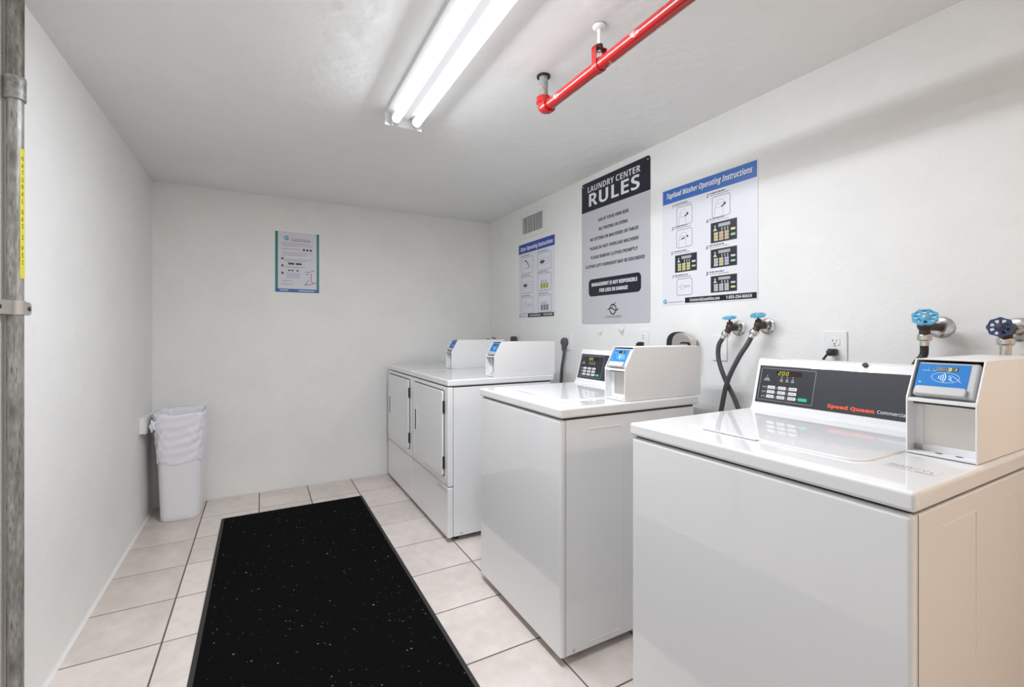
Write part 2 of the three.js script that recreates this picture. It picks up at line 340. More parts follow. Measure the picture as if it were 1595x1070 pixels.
{ // LAUNDRY CENTER RULES
  const w = 0.60, h = 0.93, cw = 1024, ch = 1588;
  const draw = (mode) => (c) => {
    const metal = mode === 'c';
    c.fillStyle = metal ? '#d4d4da' : '#ffffff'; c.fillRect(0, 0, cw, ch);
    const ink = metal ? '#1c1e2c' : '#000000', pale = metal ? '#e9e9ee' : '#000000';
    c.fillStyle = ink; c.fillRect(0, 0, cw, 332);
    c.fillStyle = pale; fitText(c, 'LAUNDRY CENTER', 500, 118, 800, 90); fitText(c, 'RULES', 503, 278, 800, 196, 'bold');
    c.fillStyle = ink;
    const rows = [['USE AT YOUR OWN RISK', 475, 460], ['NO TINTING OR DYING', 575, 438], ['NO SITTING ON MACHINES OR TABLES', 671, 730], ['PLEASE DO NOT OVERLOAD MACHINES', 771, 735], ['PLEASE REMOVE CLOTHES PROMPTLY', 871, 708], ['CLOTHES LEFT OVERNIGHT MAY BE DISCARDED', 967, 890]];
    for (const [s, y, ww] of rows) fitText(c, s, 512, y, ww, 44, 'bold', 'center', 0, 2.2);
    rr(c, 124, 1095, 786, 190, 50); c.fill();
    c.fillStyle = pale; fitText(c, 'MANAGEMENT IS NOT RESPONSIBLE', 516, 1175, 690, 52, 'bold', 'center', 0, 2); fitText(c, 'FOR LOSS OR DAMAGE', 516, 1245, 430, 52, 'bold', 'center', 0, 2);
    c.strokeStyle = ink; c.fillStyle = ink; c.lineWidth = 13; c.beginPath(); c.ellipse(515, 1440, 46, 50, 0, 0, 7); c.stroke();
    c.lineWidth = 11; c.beginPath(); c.moveTo(435, 1443); c.quadraticCurveTo(490, 1410, 530, 1445); c.quadraticCurveTo(560, 1465, 595, 1437); c.stroke();
    c.lineWidth = 7; c.beginPath(); c.moveTo(505, 1425); c.quadraticCurveTo(520, 1380, 560, 1372); c.stroke();
    fitText(c, 'OCEAN RESERVE', 517, 1530, 250, 34, 'normal');
  };
  const map = canvasTex(cw, ch, draw('c')), met = canvasTex(cw, ch, draw('m')); met.colorSpace = THREE.NoColorSpace;
  const s = thing('rules_sign', 'brushed metal laundry center rules sign with dark navy header', 'sign', P(XR, 1.714, 2.11));
  const toWall = (g) => g.rotateY(-Math.PI / 2);
  const plate = slab(roundRect(w, h, 0.022), 0.003, 0.0008);
  const p = plate.attributes.position, uv = plate.attributes.uv;
  for (let i = 0; i < p.count; i++) uv.setXY(i, p.getX(i) / w + 0.5, p.getY(i) / h + 0.5);
  obj('plate', toWall(plate.translate(0, 0, 0.0005)), std({ map, metalnessMap: met, metalness: 0.3, roughness: 0.32 }), s);
  for (const [a, b] of [[-1, 1], [1, 1], [-1, -1], [1, -1], [-1, 0], [1, 0]]) obj('screw', toWall(lathe([[0.0045, 0], [0.0045, 0.0012], [0.003, 0.0022], [0, 0.0024]], 14).rotateX(Math.PI / 2).translate(a * (w / 2 - 0.016), b * (h / 2 - 0.02), 0.0034)), M.steel, s);
}
function miniPanel(c, x, y, w, h, tints) {        // little picture of the washer's control panel
  c.fillStyle = '#2b2d31'; c.fillRect(x, y, w, h); c.strokeStyle = '#4c4f55'; c.lineWidth = 4; c.strokeRect(x + 4, y + 4, w - 8, h - 8);
  c.fillStyle = '#aeb4b8'; c.fillRect(x + w * 0.3, y + h * 0.1, w * 0.45, h * 0.16);
  c.fillStyle = '#d5d6d8'; c.beginPath(); c.moveTo(x + w * 0.1, y + h * 0.42); c.lineTo(x + w * 0.17, y + h * 0.24); c.lineTo(x + w * 0.25, y + h * 0.42); c.fill();
  c.beginPath(); c.arc(x + w * 0.17, y + h * 0.2, w * 0.03, 0, 7); c.fill();
  for (let k = 0; k < 3; k++) { c.fillStyle = '#c7c8ca'; c.fillRect(x + w * (0.42 + 0.11 * k), y + h * 0.3, w * 0.035, h * 0.17); }
  for (let k = 0; k < 3; k++) for (let j = 0; j < 3; j++) {
    c.fillStyle = tints[k]; c.fillRect(x + w * (0.13 + 0.205 * k), y + h * (0.5 + 0.145 * j), w * 0.155, h * 0.12);
    c.fillStyle = '#77797c'; c.fillRect(x + w * (0.16 + 0.205 * k), y + h * (0.545 + 0.145 * j), w * 0.09, h * 0.025);
  }
  c.fillStyle = tints[3]; rr(c, x + w * 0.77, y + h * 0.42, w * 0.17, h * 0.11, 6); c.fill();
  c.fillStyle = tints[4]; rr(c, x + w * 0.77, y + h * 0.68, w * 0.17, h * 0.11, 6); c.fill();
}
function miniDrawing(c, x, y, w, h, k) {          // line drawing of hands and a machine in a rounded frame
  c.strokeStyle = '#7f8186'; c.lineWidth = 5; rr(c, x, y, w, h, 22); c.stroke();
  c.strokeStyle = '#9a9ca1'; c.lineWidth = 3;
  if (k === 0 || k === 1 || k === 2) {
    c.beginPath(); c.moveTo(x + w * 0.15, y + h * 0.55); c.lineTo(x + w * 0.6, y + h * 0.55); c.lineTo(x + w * 0.72, y + h * 0.4); c.lineTo(x + w * 0.3, y + h * 0.35); c.closePath(); c.stroke();
    c.beginPath(); c.moveTo(x + w * 0.15, y + h * 0.55); c.lineTo(x + w * 0.15, y + h * 0.95); c.moveTo(x + w * 0.6, y + h * 0.55); c.lineTo(x + w * 0.6, y + h * 0.95); c.stroke();
    c.beginPath(); c.arc(x + w * 0.45, y + h * 0.42, w * 0.25, Math.PI, Math.PI * 1.9); c.stroke();
    c.fillStyle = '#3d4045'; c.beginPath(); c.ellipse(x + w * (k === 2 ? 0.42 : 0.62), y + h * 0.5, w * 0.15, h * 0.035, -0.35, 0, 7); c.fill();
    c.beginPath(); c.ellipse(x + w * 0.7, y + h * 0.42, w * 0.06, h * 0.06, 0.5, 0, 7); c.fill();
  } else if (k === 3) {
    c.beginPath(); c.arc(x + w * 0.35, y + h * 0.5, w * 0.13, 0, 7); c.stroke(); c.beginPath(); c.moveTo(x + w * 0.12, y + h * 0.5); c.lineTo(x + w * 0.88, y + h * 0.46); c.stroke(); c.strokeRect(x + w * 0.55, y + h * 0.44, w * 0.3, h * 0.1);
  } else if (k === 4) {
    c.strokeStyle = '#2a2c30'; c.lineWidth = 14; c.beginPath(); c.arc(x + w * 0.25, y + h * 0.75, w * 0.4, -1.5, -0.2); c.stroke();
    c.strokeStyle = '#8a8c90'; c.lineWidth = 4; c.beginPath(); c.moveTo(x + w * 0.2, y + h * 0.7); c.lineTo(x + w * 0.9, y + h * 0.66); c.stroke();
  } else if (k === 5) {
    c.fillStyle = '#3c3f44'; c.beginPath(); c.ellipse(x + w * 0.35, y + h * 0.52, w * 0.18, h * 0.1, 0, 0, 7); c.fill();
    for (let j = 0; j < 3; j++) { c.beginPath(); c.moveTo(x + w * 0.1, y + h * (0.35 + 0.17 * j)); c.lineTo(x + w * 0.92, y + h * (0.33 + 0.17 * j)); c.stroke(); }
  }
}
const smudge = (c, x, y, w, s = 7) => { let a = x; c.fillStyle = '#6d6f74'; while (a < x + w) { const l = 6 + rnd() * 22; c.fillRect(a, y, Math.min(l, x + w - a), s); a += l + 5; } };
const swirl = (c, x, y, r) => {
  c.lineWidth = r * 0.42; c.lineCap = 'round';
  [['#2d9bb5', 0.6, 3.6], ['#63bccb', 3.3, 5.2]].forEach(([col, a, b], i) => { c.strokeStyle = col; c.beginPath(); c.arc(x, y, r * (i ? 0.62 : 0.78), a, b); c.stroke(); });
  c.strokeStyle = '#1f6f93'; c.lineWidth = r * 0.25; c.beginPath(); c.arc(x + r * 0.1, y, r * 0.35, -2.2, 2); c.stroke();
};
{ // Topload Washer Operating Instructions
  const cw = 1000, ch = 1170, Y = '#e4dfa0', Wt = '#d9d9da', A = '#e2c9a8', Gn = '#9fd6a0', Pk = '#e6d3e2', Bl = '#c9cfe8';
  const tex = canvasTex(cw, ch, (c) => {
    c.fillStyle = '#e9e9ef'; c.fillRect(0, 0, cw, ch);
    c.fillStyle = '#3d6fc0'; c.fillRect(8, 8, cw - 16, 140);
    c.save(); c.fillStyle = '#20408c'; fitText(c, 'Topload Washer Operating Instructions', 503, 102, 900, 74, 'bold', 'center', 0.2); c.restore();
    c.fillStyle = '#ffffff'; fitText(c, 'Topload Washer Operating Instructions', 499, 97, 900, 74, 'bold', 'center', 0.2);
        const step = (n, x, y) => { c.fillStyle = '#3c3e44'; c.textAlign = 'left'; c.font = `italic bold 44px ${FONT}`; c.fillText(String(n), x - 62, y); smudge(c, x - 22, y - 32, 150, 12); smudge(c, x - 22, y - 10, 190, 6); };
    const box = (n, kind, x0, y0, x1, y1, arg) => { step(n, x0 + (kind ? 10 : 0), y0 - 12); kind ? miniPanel(c, x0, y0, x1 - x0, y1 - y0, arg) : miniDrawing(c, x0, y0, x1 - x0, y1 - y0, arg); };
    box(1, 0, 181, 215, 359, 395, 0); box(2, 0, 574, 212, 751, 402, 1); box(3, 0, 179, 438, 359, 612, 2);
    box(4, 1, 559, 446, 816, 631, [Y, A, A, Y, Gn]); box(5, 1, 160, 682, 413, 853, [Y, Y, Y, Pk, Gn]); box(6, 1, 559, 688, 816, 858, [Wt, Y, Bl, Wt, Gn]);
    box(7, 0, 183, 920, 359, 1080, 3); box(8, 1, 559, 931, 816, 1082, [Wt, Wt, Wt, Wt, Y]);
    c.fillStyle = '#17181b'; c.fillRect(278, 1106, 712, 52);
    c.fillStyle = '#f1f1f1'; fitText(c, 'CommercialLaundries.com', 490, 1146, 320, 40); fitText(c, '1-855-254-WASH', 830, 1146, 240, 40);
    swirl(c, 40, 1130, 26); smudge(c, 75, 1140, 190, 7);
  });
  const s = wallSheet('washer_poster', 'topload washer operating instructions poster with blue header on right wall', 'poster', 1.200, 1.726, 1.338, 1.950, tex, 0.0015, { roughness: 0.35 });
}
{ // Dryer Operating Instructions
  const cw = 860, ch = 1000;
  const tex = canvasTex(cw, ch, (c) => {
    c.fillStyle = '#e6e6ee'; c.fillRect(0, 0, cw, ch);
    c.fillStyle = '#2f4fa8'; c.fillRect(0, 0, cw, 128); c.fillStyle = '#ffffff'; fitText(c, 'Dryer Operating Instructions', 430, 92, 780, 72, 'bold', 'center', 0.2);
    const spots = [[67, 186, 4], [481, 186, 5], [67, 452, 5], [485, 448, 6], [72, 725, 3], [490, 722, 7]];
    for (const [x, y, k] of spots) {
      smudge(c, x - 10, y - 30, 230, 11); c.strokeStyle = '#7f8186'; c.lineWidth = 6;
      if (k < 6) miniDrawing(c, x, y, 300, 215, k);
      else {
        rr(c, x, y, 300, 215, 22); c.stroke(); c.fillStyle = '#55585d'; for (let j = 0; j < 3; j++) c.fillRect(x + 80 + 50 * j, y + 85, 14, 26);
        for (let j = 0; j < 3; j++) { c.fillStyle = k === 6 ? '#b9bf3c' : '#8d9095'; c.fillRect(x + 62 + 62 * j, y + 118, 50, 74); c.fillStyle = '#4a4d40'; c.fillRect(x + 74 + 62 * j, y + 135, 24, 9); c.fillRect(x + 74 + 62 * j, y + 160, 24, 9); }
      }
    }
    c.fillStyle = '#17181b'; c.fillRect(240, 942, 605, 48); c.fillStyle = '#f1f1f1'; fitText(c, 'CommercialLaundries.com', 420, 977, 270, 36); fitText(c, '1-855-254-WASH', 710, 977, 210, 36);
    swirl(c, 40, 965, 22); smudge(c, 75, 972, 150, 7);
  });
  wallSheet('dryer_poster', 'dryer operating instructions poster with blue header below the vent', 'poster', 2.728, 3.245, 1.308, 1.914, tex, 0.0015, { roughness: 0.4 });
}
{ // notice on the back wall
  const cw = 690, ch = 1024;
  const tex = canvasTex(cw, ch, (c) => {
    c.fillStyle = '#dcdbe3'; c.fillRect(0, 0, cw, ch);
    c.fillStyle = '#17807f'; c.fillRect(0, 0, 42, ch); c.fillRect(cw - 42, 0, 42, ch);
    c.fillStyle = '#2a5fa6'; c.fillRect(0, ch - 58, cw, 58); c.fillStyle = '#dfe6f2'; c.fillRect(70, ch - 40, 130, 14); c.fillRect(360, ch - 36, 250, 14);
    swirl(c, 175, 100, 44); smudge(c, 250, 110, 300, 10); smudge(c, 245, 135, 310, 16);
    for (const [x, y, w] of [[95, 190, 490], [95, 225, 490], [95, 285, 300], [115, 350, 470], [115, 385, 380], [150, 460, 430], [150, 490, 330], [150, 590, 330], [95, 830, 170], [95, 885, 170]]) smudge(c, x, y, w, 8);
    for (const x of [445, 500, 555]) { c.fillStyle = '#3c4048'; c.beginPath(); c.arc(x, 290, 21, 0, 7); c.fill(); }
    for (const y of [455, 575, 700]) { c.fillStyle = '#3c3f6b'; c.beginPath(); c.arc(110, y, 20, 0, 7); c.fill(); }
    c.fillStyle = '#26282c'; c.fillRect(200, 520, 95, 34); c.fillRect(315, 520, 95, 34);
    for (const x of [200, 250, 330]) c.fillRect(x, 640, 30, 26);
    c.fillStyle = '#c9c6dd'; c.fillRect(170, 690, 210, 95);
    c.strokeStyle = '#c0576a'; c.lineWidth = 12; c.beginPath(); c.moveTo(565, 690); c.lineTo(560, 800); c.quadraticCurveTo(570, 870, 640, 850); c.stroke();
    c.strokeStyle = '#5f76b5'; c.beginPath(); c.moveTo(455, 890); c.quadraticCurveTo(500, 860, 510, 810); c.moveTo(470, 895); c.lineTo(640, 850); c.stroke();
    c.fillStyle = '#5b8fb0'; c.fillRect(470, 660, 80, 14); c.fillRect(470, 700, 60, 12); c.fillRect(560, 640, 50, 14);
  });
  const w = 0.31, h = 0.46, edge = std({ color: lin(0.7, 0.7, 0.7), roughness: 0.6 });
  const m = finish(new THREE.Mesh(new THREE.BoxGeometry(w, h, 0.0012), [edge, edge, edge, edge, std({ map: tex, roughness: 0.4 }), edge]));
  m.name = numbered('payment_notice'); m.position.copy(P(0.252, 1.73, DB - 0.0012)); scene.add(m);
  tag(m, 'small notice with teal side borders on the back wall', 'poster');
}
{ // ventilation grille high on the right wall
  const D0 = 2.855, D1 = 3.236, y0 = 1.955, y1 = 2.165, a0 = 2.886, a1 = 3.183, b0 = 1.992, b1 = 2.126;
  const T = thing('vent_grille', 'white ventilation grille with vertical slats above the dryer poster', 'vent', P(XR, (y0 + y1) / 2, (D0 + D1) / 2));
  const at = (g) => g.translate(-XR, -(y0 + y1) / 2, (D0 + D1) / 2);
  obj('backing', at(rb(XR - 0.002, XR - 0.0005, b0 - 0.005, b1 + 0.005, a0 - 0.005, a1 + 0.005, 0)), M.darkGap, T);
  obj('frame', [rb(XR - 0.005, XR - 0.0005, y0, b0, D0, D1, 0.002), rb(XR - 0.005, XR - 0.0005, b1, y1, D0, D1, 0.002), rb(XR - 0.005, XR - 0.0005, b0, b1, D0, a0, 0.002), rb(XR - 0.005, XR - 0.0005, b0, b1, a1, D1, 0.002)].map(at), M.whitePlastic, T);
  const n = 13;
  for (let k = 0; k < n; k++) {
    const d = a0 + (k + 0.5) / n * (a1 - a0);
    const g = new THREE.BoxGeometry(0.0015, b1 - b0, 0.0085).translate(XR - 0.003, (b0 + b1) / 2, -d);
    obj('slat', at(g), M.whitePlastic, T);
  }
}

// ------------------------------------------------------------------ machines (local: x from the front towards the wall, d from the near side)
const MW = 0.673, TOP = 0.925;
const panelTex = canvasTex(2048, 512, (c, w, h) => {        // 0.513 m by 0.131 m; left = far end
  const X = (D) => (0.993 - D) / 0.513 * w, Yv = (y) => (1.0777 - y) / (1.0777 - 0.9516) * h;
  c.fillStyle = '#34353b'; c.fillRect(0, 0, w, h);
  c.strokeStyle = '#c9cace'; c.lineWidth = 7; rr(c, X(0.9845), Yv(1.0685), X(0.808) - X(0.9845), Yv(0.9613) - Yv(1.0685), 12); c.stroke();
  c.fillStyle = '#2a2b30'; c.fill();
  c.fillStyle = '#b9bac0';
  for (const [D, n] of [[0.962, 90], [0.9125, 42], [0.894, 42], [0.876, 42]]) { const x = X(D), y = Yv(1.043); c.beginPath(); c.arc(x, y, 7, 0, 7); c.fill(); c.fillRect(x - n * 0.25, y + 24, n * 0.5, 8); c.fillRect(x - n * 0.4, y + 40, n * 0.8, 9); c.fillRect(x - n * 0.5, y + 57, n, 9); }
  for (let r = 0; r < 3; r++) { const y = Yv(1.005 - 0.0158 * r); c.fillRect(X(0.975), y - 5, 62, 9); c.fillRect(X(0.975), y + 24, 420, 2); for (const D of [0.9255, 0.8895]) { c.beginPath(); c.arc(X(D), y, 7, 0, 7); c.fill(); } }
  c.beginPath(); c.arc(X(0.8535), Yv(0.9745), 7, 0, 7); c.fill();
  c.fillStyle = '#f05a3a'; c.textAlign = 'left';
  c.save(); c.font = `bold 66px ${FONT}`; c.lineWidth = 5; c.strokeStyle = '#f05a3a'; const m = c.measureText('Speed Queen').width; c.translate(X(0.7625), Yv(0.9628)); c.scale((X(0.6400) - X(0.7625)) / m, 0.86); c.fillText('Speed Queen', 0, 0); c.strokeText('Speed Queen', 0, 0); c.restore();
  c.fillStyle = '#e8e8ea'; fitText(c, 'Commercial', X(0.6345), Yv(0.9635), X(0.5655) - X(0.6345), 52, 'normal', 'left');
});
function digits(c, s, x, y, w, h, gap, on, off, skew = 0.1) {      // seven segment figures
  const seg = { 0: 'abcdef', 1: 'bc', 2: 'abged', 3: 'abgcd', 8: 'abcdefg', ' ': '' };
  c.save(); c.transform(1, 0, -skew, 1, skew * (y + h), 0);
  let px = x;
  for (const ch of s) {
    if (ch === '.') { c.fillStyle = on; c.fillRect(px - gap * 0.95, y + h - w * 0.24, w * 0.24, w * 0.24); continue; }
    const t = w * 0.17, lit = seg[ch], put = (k, a, b, ww, hh) => { c.fillStyle = lit.includes(k) ? on : off; c.fillRect(a, b, ww, hh); };
    put('a', px + t * 0.6, y, w - t * 1.2, t); put('g', px + t * 0.6, y + h / 2 - t / 2, w - t * 1.2, t); put('d', px + t * 0.6, y + h - t, w - t * 1.2, t);
    put('f', px, y + t * 0.5, t, h / 2 - t * 0.6); put('b', px + w - t, y + t * 0.5, t, h / 2 - t * 0.6); put('e', px, y + h / 2 + t * 0.1, t, h / 2 - t * 0.6); put('c', px + w - t, y + h / 2 + t * 0.1, t, h / 2 - t * 0.6);
    px += w + gap;
  }
  c.restore();
}
const priceTex = canvasTex(512, 128, (c, w, h) => { c.fillStyle = '#0d0c0a'; c.fillRect(0, 0, w, h); digits(c, '2.00', 34, 16, 50, 96, 30, '#e8d840', '#2a2008'); digits(c, '   ', 276, 16, 58, 96, 18, '#000', '#3a1c10'); });
const creditTex = canvasTex(512, 140, (c, w, h) => { c.fillStyle = '#17120c'; c.fillRect(0, 0, w, h); digits(c, '  31', 28, 18, 84, 104, 36, '#d6f25a', '#3c2a18', 0.03); });
const keyTex = canvasTex(128, 64, (c, w, h) => { c.fillStyle = '#dcdcdc'; c.fillRect(0, 0, w, h); c.fillStyle = '#55565a'; c.fillRect(18, 26, 10, 14); c.fillRect(38, 28, 24, 10); c.fillRect(68, 28, 34, 10); });
const stickerTex = canvasTex(512, 256, (c, w, h) => {
  c.fillStyle = '#eeeeee'; c.fillRect(0, 0, w, h); c.fillStyle = '#1e2224'; c.font = `bold 44px ${FONT}`; c.textAlign = 'left';
  for (let r = 0; r < 3; r++) { let x = 24; while (x < 240) { const l = 8 + rnd() * 26; c.fillRect(x, 50 + r * 46, l, 18); x += l + 10; } }
  c.fillStyle = '#3f7a66'; c.fillRect(360, 90, 18, 40); c.fillRect(390, 70, 14, 30); c.fillRect(440, 110, 16, 70); c.fillStyle = '#cfe3da'; c.fillRect(270, 60, 70, 110);
  c.fillStyle = '#2d3a35'; c.fillRect(10, 226, 290, 14); c.fillRect(320, 222, 180, 20);
});
const readerTex = canvasTex(880, 640, (c, w, h) => {       // blue face of the card reader
  c.fillStyle = '#0f7ccb'; c.fillRect(0, 0, w, h);
  c.fillStyle = '#0b2d4e'; c.beginPath(); c.arc(190, 118, 18, 0, 7); c.arc(285, 118, 18, 0, 7); c.fill();
  c.fillStyle = '#bfe0f5'; c.fillRect(80, 160, 135, 12); c.fillRect(265, 160, 50, 12);
  c.strokeStyle = '#dff0fb'; c.lineWidth = 7; c.beginPath(); c.ellipse(500, 325, 235, 125, 0.05, 0, 7); c.stroke();
  c.lineWidth = 17; c.lineCap = 'round'; for (let k = 0; k < 4; k++) { c.beginPath(); c.arc(330, 325, 62 + 38 * k, -0.48 - 0.04 * k, 0.48 + 0.04 * k); c.stroke(); }
  c.lineWidth = 9; c.beginPath(); c.moveTo(770, 430); c.lineTo(680, 330); c.lineTo(610, 280); c.lineTo(560, 275); c.lineTo(555, 300); c.lineTo(610, 320); c.moveTo(640, 420); c.lineTo(590, 360); c.lineTo(560, 350); c.lineTo(600, 400); c.moveTo(610, 320); c.lineTo(580, 345); c.lineTo(600, 350); c.stroke();
  c.fillStyle = '#0f5f9e'; c.fillRect(770, 210, 30, 8);
  c.fillStyle = '#cfe8f8'; c.fillRect(60, 450, 46, 14); c.fillRect(70, 466, 26, 12);
});
const panelMat = std({ map: panelTex, roughness: 0.35 });
const priceMat = std({ map: priceTex, roughness: 0.25, emissive: 0xffffff, emissiveMap: priceTex, emissiveIntensity: 0.45 });
const creditMat = std({ map: creditTex, roughness: 0.25, emissive: 0xffffff, emissiveMap: creditTex, emissiveIntensity: 0.45 });
const keyMat = std({ map: keyTex, roughness: 0.45 });
const readerMat = std({ map: readerTex, roughness: 0.62 });

// a flat piece lying on a sloping face: centre at (x, y, d), leaning back by `lean`, w along the machine, h up the slope, proud by t
function onSlope(g, x, y, d, lean) {   // g: faces +z, width along x
  return g.applyMatrix4(M4().makeTranslation(x, y, -d).multiply(M4().makeRotationY(-Math.PI / 2)).multiply(M4().makeRotationX(-lean)));
}
function frontMat(mat) { return mat; }
function paymentBox(root, x0) {          // card-operated payment box at the near rear of the top
  const d0 = 0.012, d1 = 0.127, y0 = TOP, t = 0.0022, len = 0.437, hi = 0.212, bendY = 0.126, bx = 0.05;
  const side = new THREE.Shape(); side.moveTo(0, 0.001); side.lineTo(len, 0.001); side.lineTo(len, hi); side.lineTo(bx, hi); side.lineTo(0, bendY); side.closePath();
  const plate = (d) => new THREE.ExtrudeGeometry(side, { depth: t, bevelEnabled: true, bevelThickness: 0.0006, bevelSize: 0.0006, bevelOffset: -0.0006, bevelSegments: 1 }).translate(x0, y0, -d - t);
  const shell = [plate(d0), plate(d1 - t),
    rb(x0 + bx, x0 + len, y0 + hi - t, y0 + hi, d0, d1, 0.0008), rb(x0 + len - t, x0 + len, y0 + 0.001, y0 + hi, d0, d1, 0.0008),
    rb(x0 + 0.0005, x0 + 0.05, y0 + 0.0015, y0 + 0.006, d0, d1, 0.001),           // sill
    rb(x0 + 0.0005, x0 + 0.05, y0 + bendY - 0.008, y0 + bendY, d0, d1, 0.0015),     // ledge under the reader
    rb(x0 + 0.044, x0 + 0.047, y0 + 0.004, y0 + bendY, d0, d1, 0)];
  const box = obj('payment_box', shell, M.powder, root);
  // steel plate in its white frame, inside the lower opening
  obj('plate_frame', [rb(x0 + 0.034, x0 + 0.044, y0 + 0.006, y0 + 0.020, d0 + t, d1 - t, 0.001), rb(x0 + 0.034, x0 + 0.044, y0 + 0.108, y0 + bendY - 0.008, d0 + t, d1 - t, 0.001), rb(x0 + 0.034, x0 + 0.044, y0 + 0.006, y0 + bendY - 0.008, d1 - 0.018, d1 - t, 0.001), rb(x0 + 0.034, x0 + 0.044, y0 + 0.006, y0 + bendY - 0.008, d0 + t, d0 + 0.012, 0.001)], M.powder, box);
  obj('steel_plate', rb(x0 + 0.037, x0 + 0.041, y0 + 0.018, y0 + 0.110, d0 + 0.010, d1 - 0.016, 0.0005), M.steel, box);
  for (const [a, b] of [[d1 - 0.036, d1 - 0.028], [d0 + 0.032, d0 + 0.062], [d0 + 0.006, d0 + 0.011]]) obj('slot', rb(x0 + 0.0335, x0 + 0.036, y0 + 0.1115, y0 + 0.1135, a, b, 0), M.darkGap, box);
  for (const d of [0.045, 0.078]) obj('sill_hole', new THREE.CylinderGeometry(0.0065, 0.0065, 0.0012, 24).scale(0.8, 1, 1).translate(x0 + 0.022, y0 + 0.0058, -d), M.rubberGrey, box);
  // reader leaning back in the sloping upper opening
  const lean = Math.atan2(bx, hi - bendY), up = new THREE.Vector2(Math.sin(lean), Math.cos(lean)), out = new THREE.Vector2(-Math.cos(lean), Math.sin(lean));
  const slopeLen = Math.hypot(bx, hi - bendY), dm = (d0 + d1) / 2;
  const pt = (s, n) => [x0 + up.x * s + out.x * n, y0 + bendY + up.y * s + out.y * n];
  const put = (g, s, n, d) => { const [a, b] = pt(s, n); return onSlope(g, a, b, d, lean); };
  obj('dark_recess', put(new THREE.BoxGeometry(0.109, slopeLen - 0.004, 0.004), slopeLen / 2, -0.032, dm), M.darkGap, box);
  obj('card_reader', put(new RoundedBoxGeometry(0.102, 0.084, 0.026, 3, 0.005), slopeLen / 2 + 0.004, -0.019, dm + 0.0015), M.readerGrey, box);
  const face = put(new THREE.BoxGeometry(0.086, 0.064, 0.0012), 0.058, -0.0056, dm + 0.0075);
  const f = obj('reader_face', face, [readerMat][0], box); f.userData.label = 'bright blue face of the card reader';
  obj('card_lip', put(slab(roundRect(0.084, 0.020, 0.006), 0.012, 0.002), 0.022, -0.010, dm + 0.0045), M.readerGrey, box);
  obj('display', put(new THREE.BoxGeometry(0.0355, 0.0105, 0.001), 0.0775, -0.0046, dm - 0.0095 + 0.0105), creditMat, box);
  for (const dd of [0.0315, 0.023]) obj('indicator', put(new THREE.CylinderGeometry(0.0018, 0.0018, 0.001, 14).rotateX(Math.PI / 2), 0.078, -0.0047, dm + dd), M.lens, box);
  return box;
}
function topAndBody(root, withLid) {
  obj('top_panel', rb(0, 0.725, TOP - 0.037, TOP, 0, MW, 0.008, 4), M.enamel, root);
  obj('neck', rb(0.018, 0.70, TOP - 0.046, TOP - 0.034, 0.012, MW - 0.012, 0), M.darkGap, root);
  for (const x of [0.07, 0.63]) for (const d of [0.06, MW - 0.06]) obj('foot', lathe([[0, 0], [0.02, 0], [0.022, 0.006], [0.012, 0.012], [0.010, 0.04], [0, 0.04]], 16).translate(x, 0, -d), M.black, root);
}
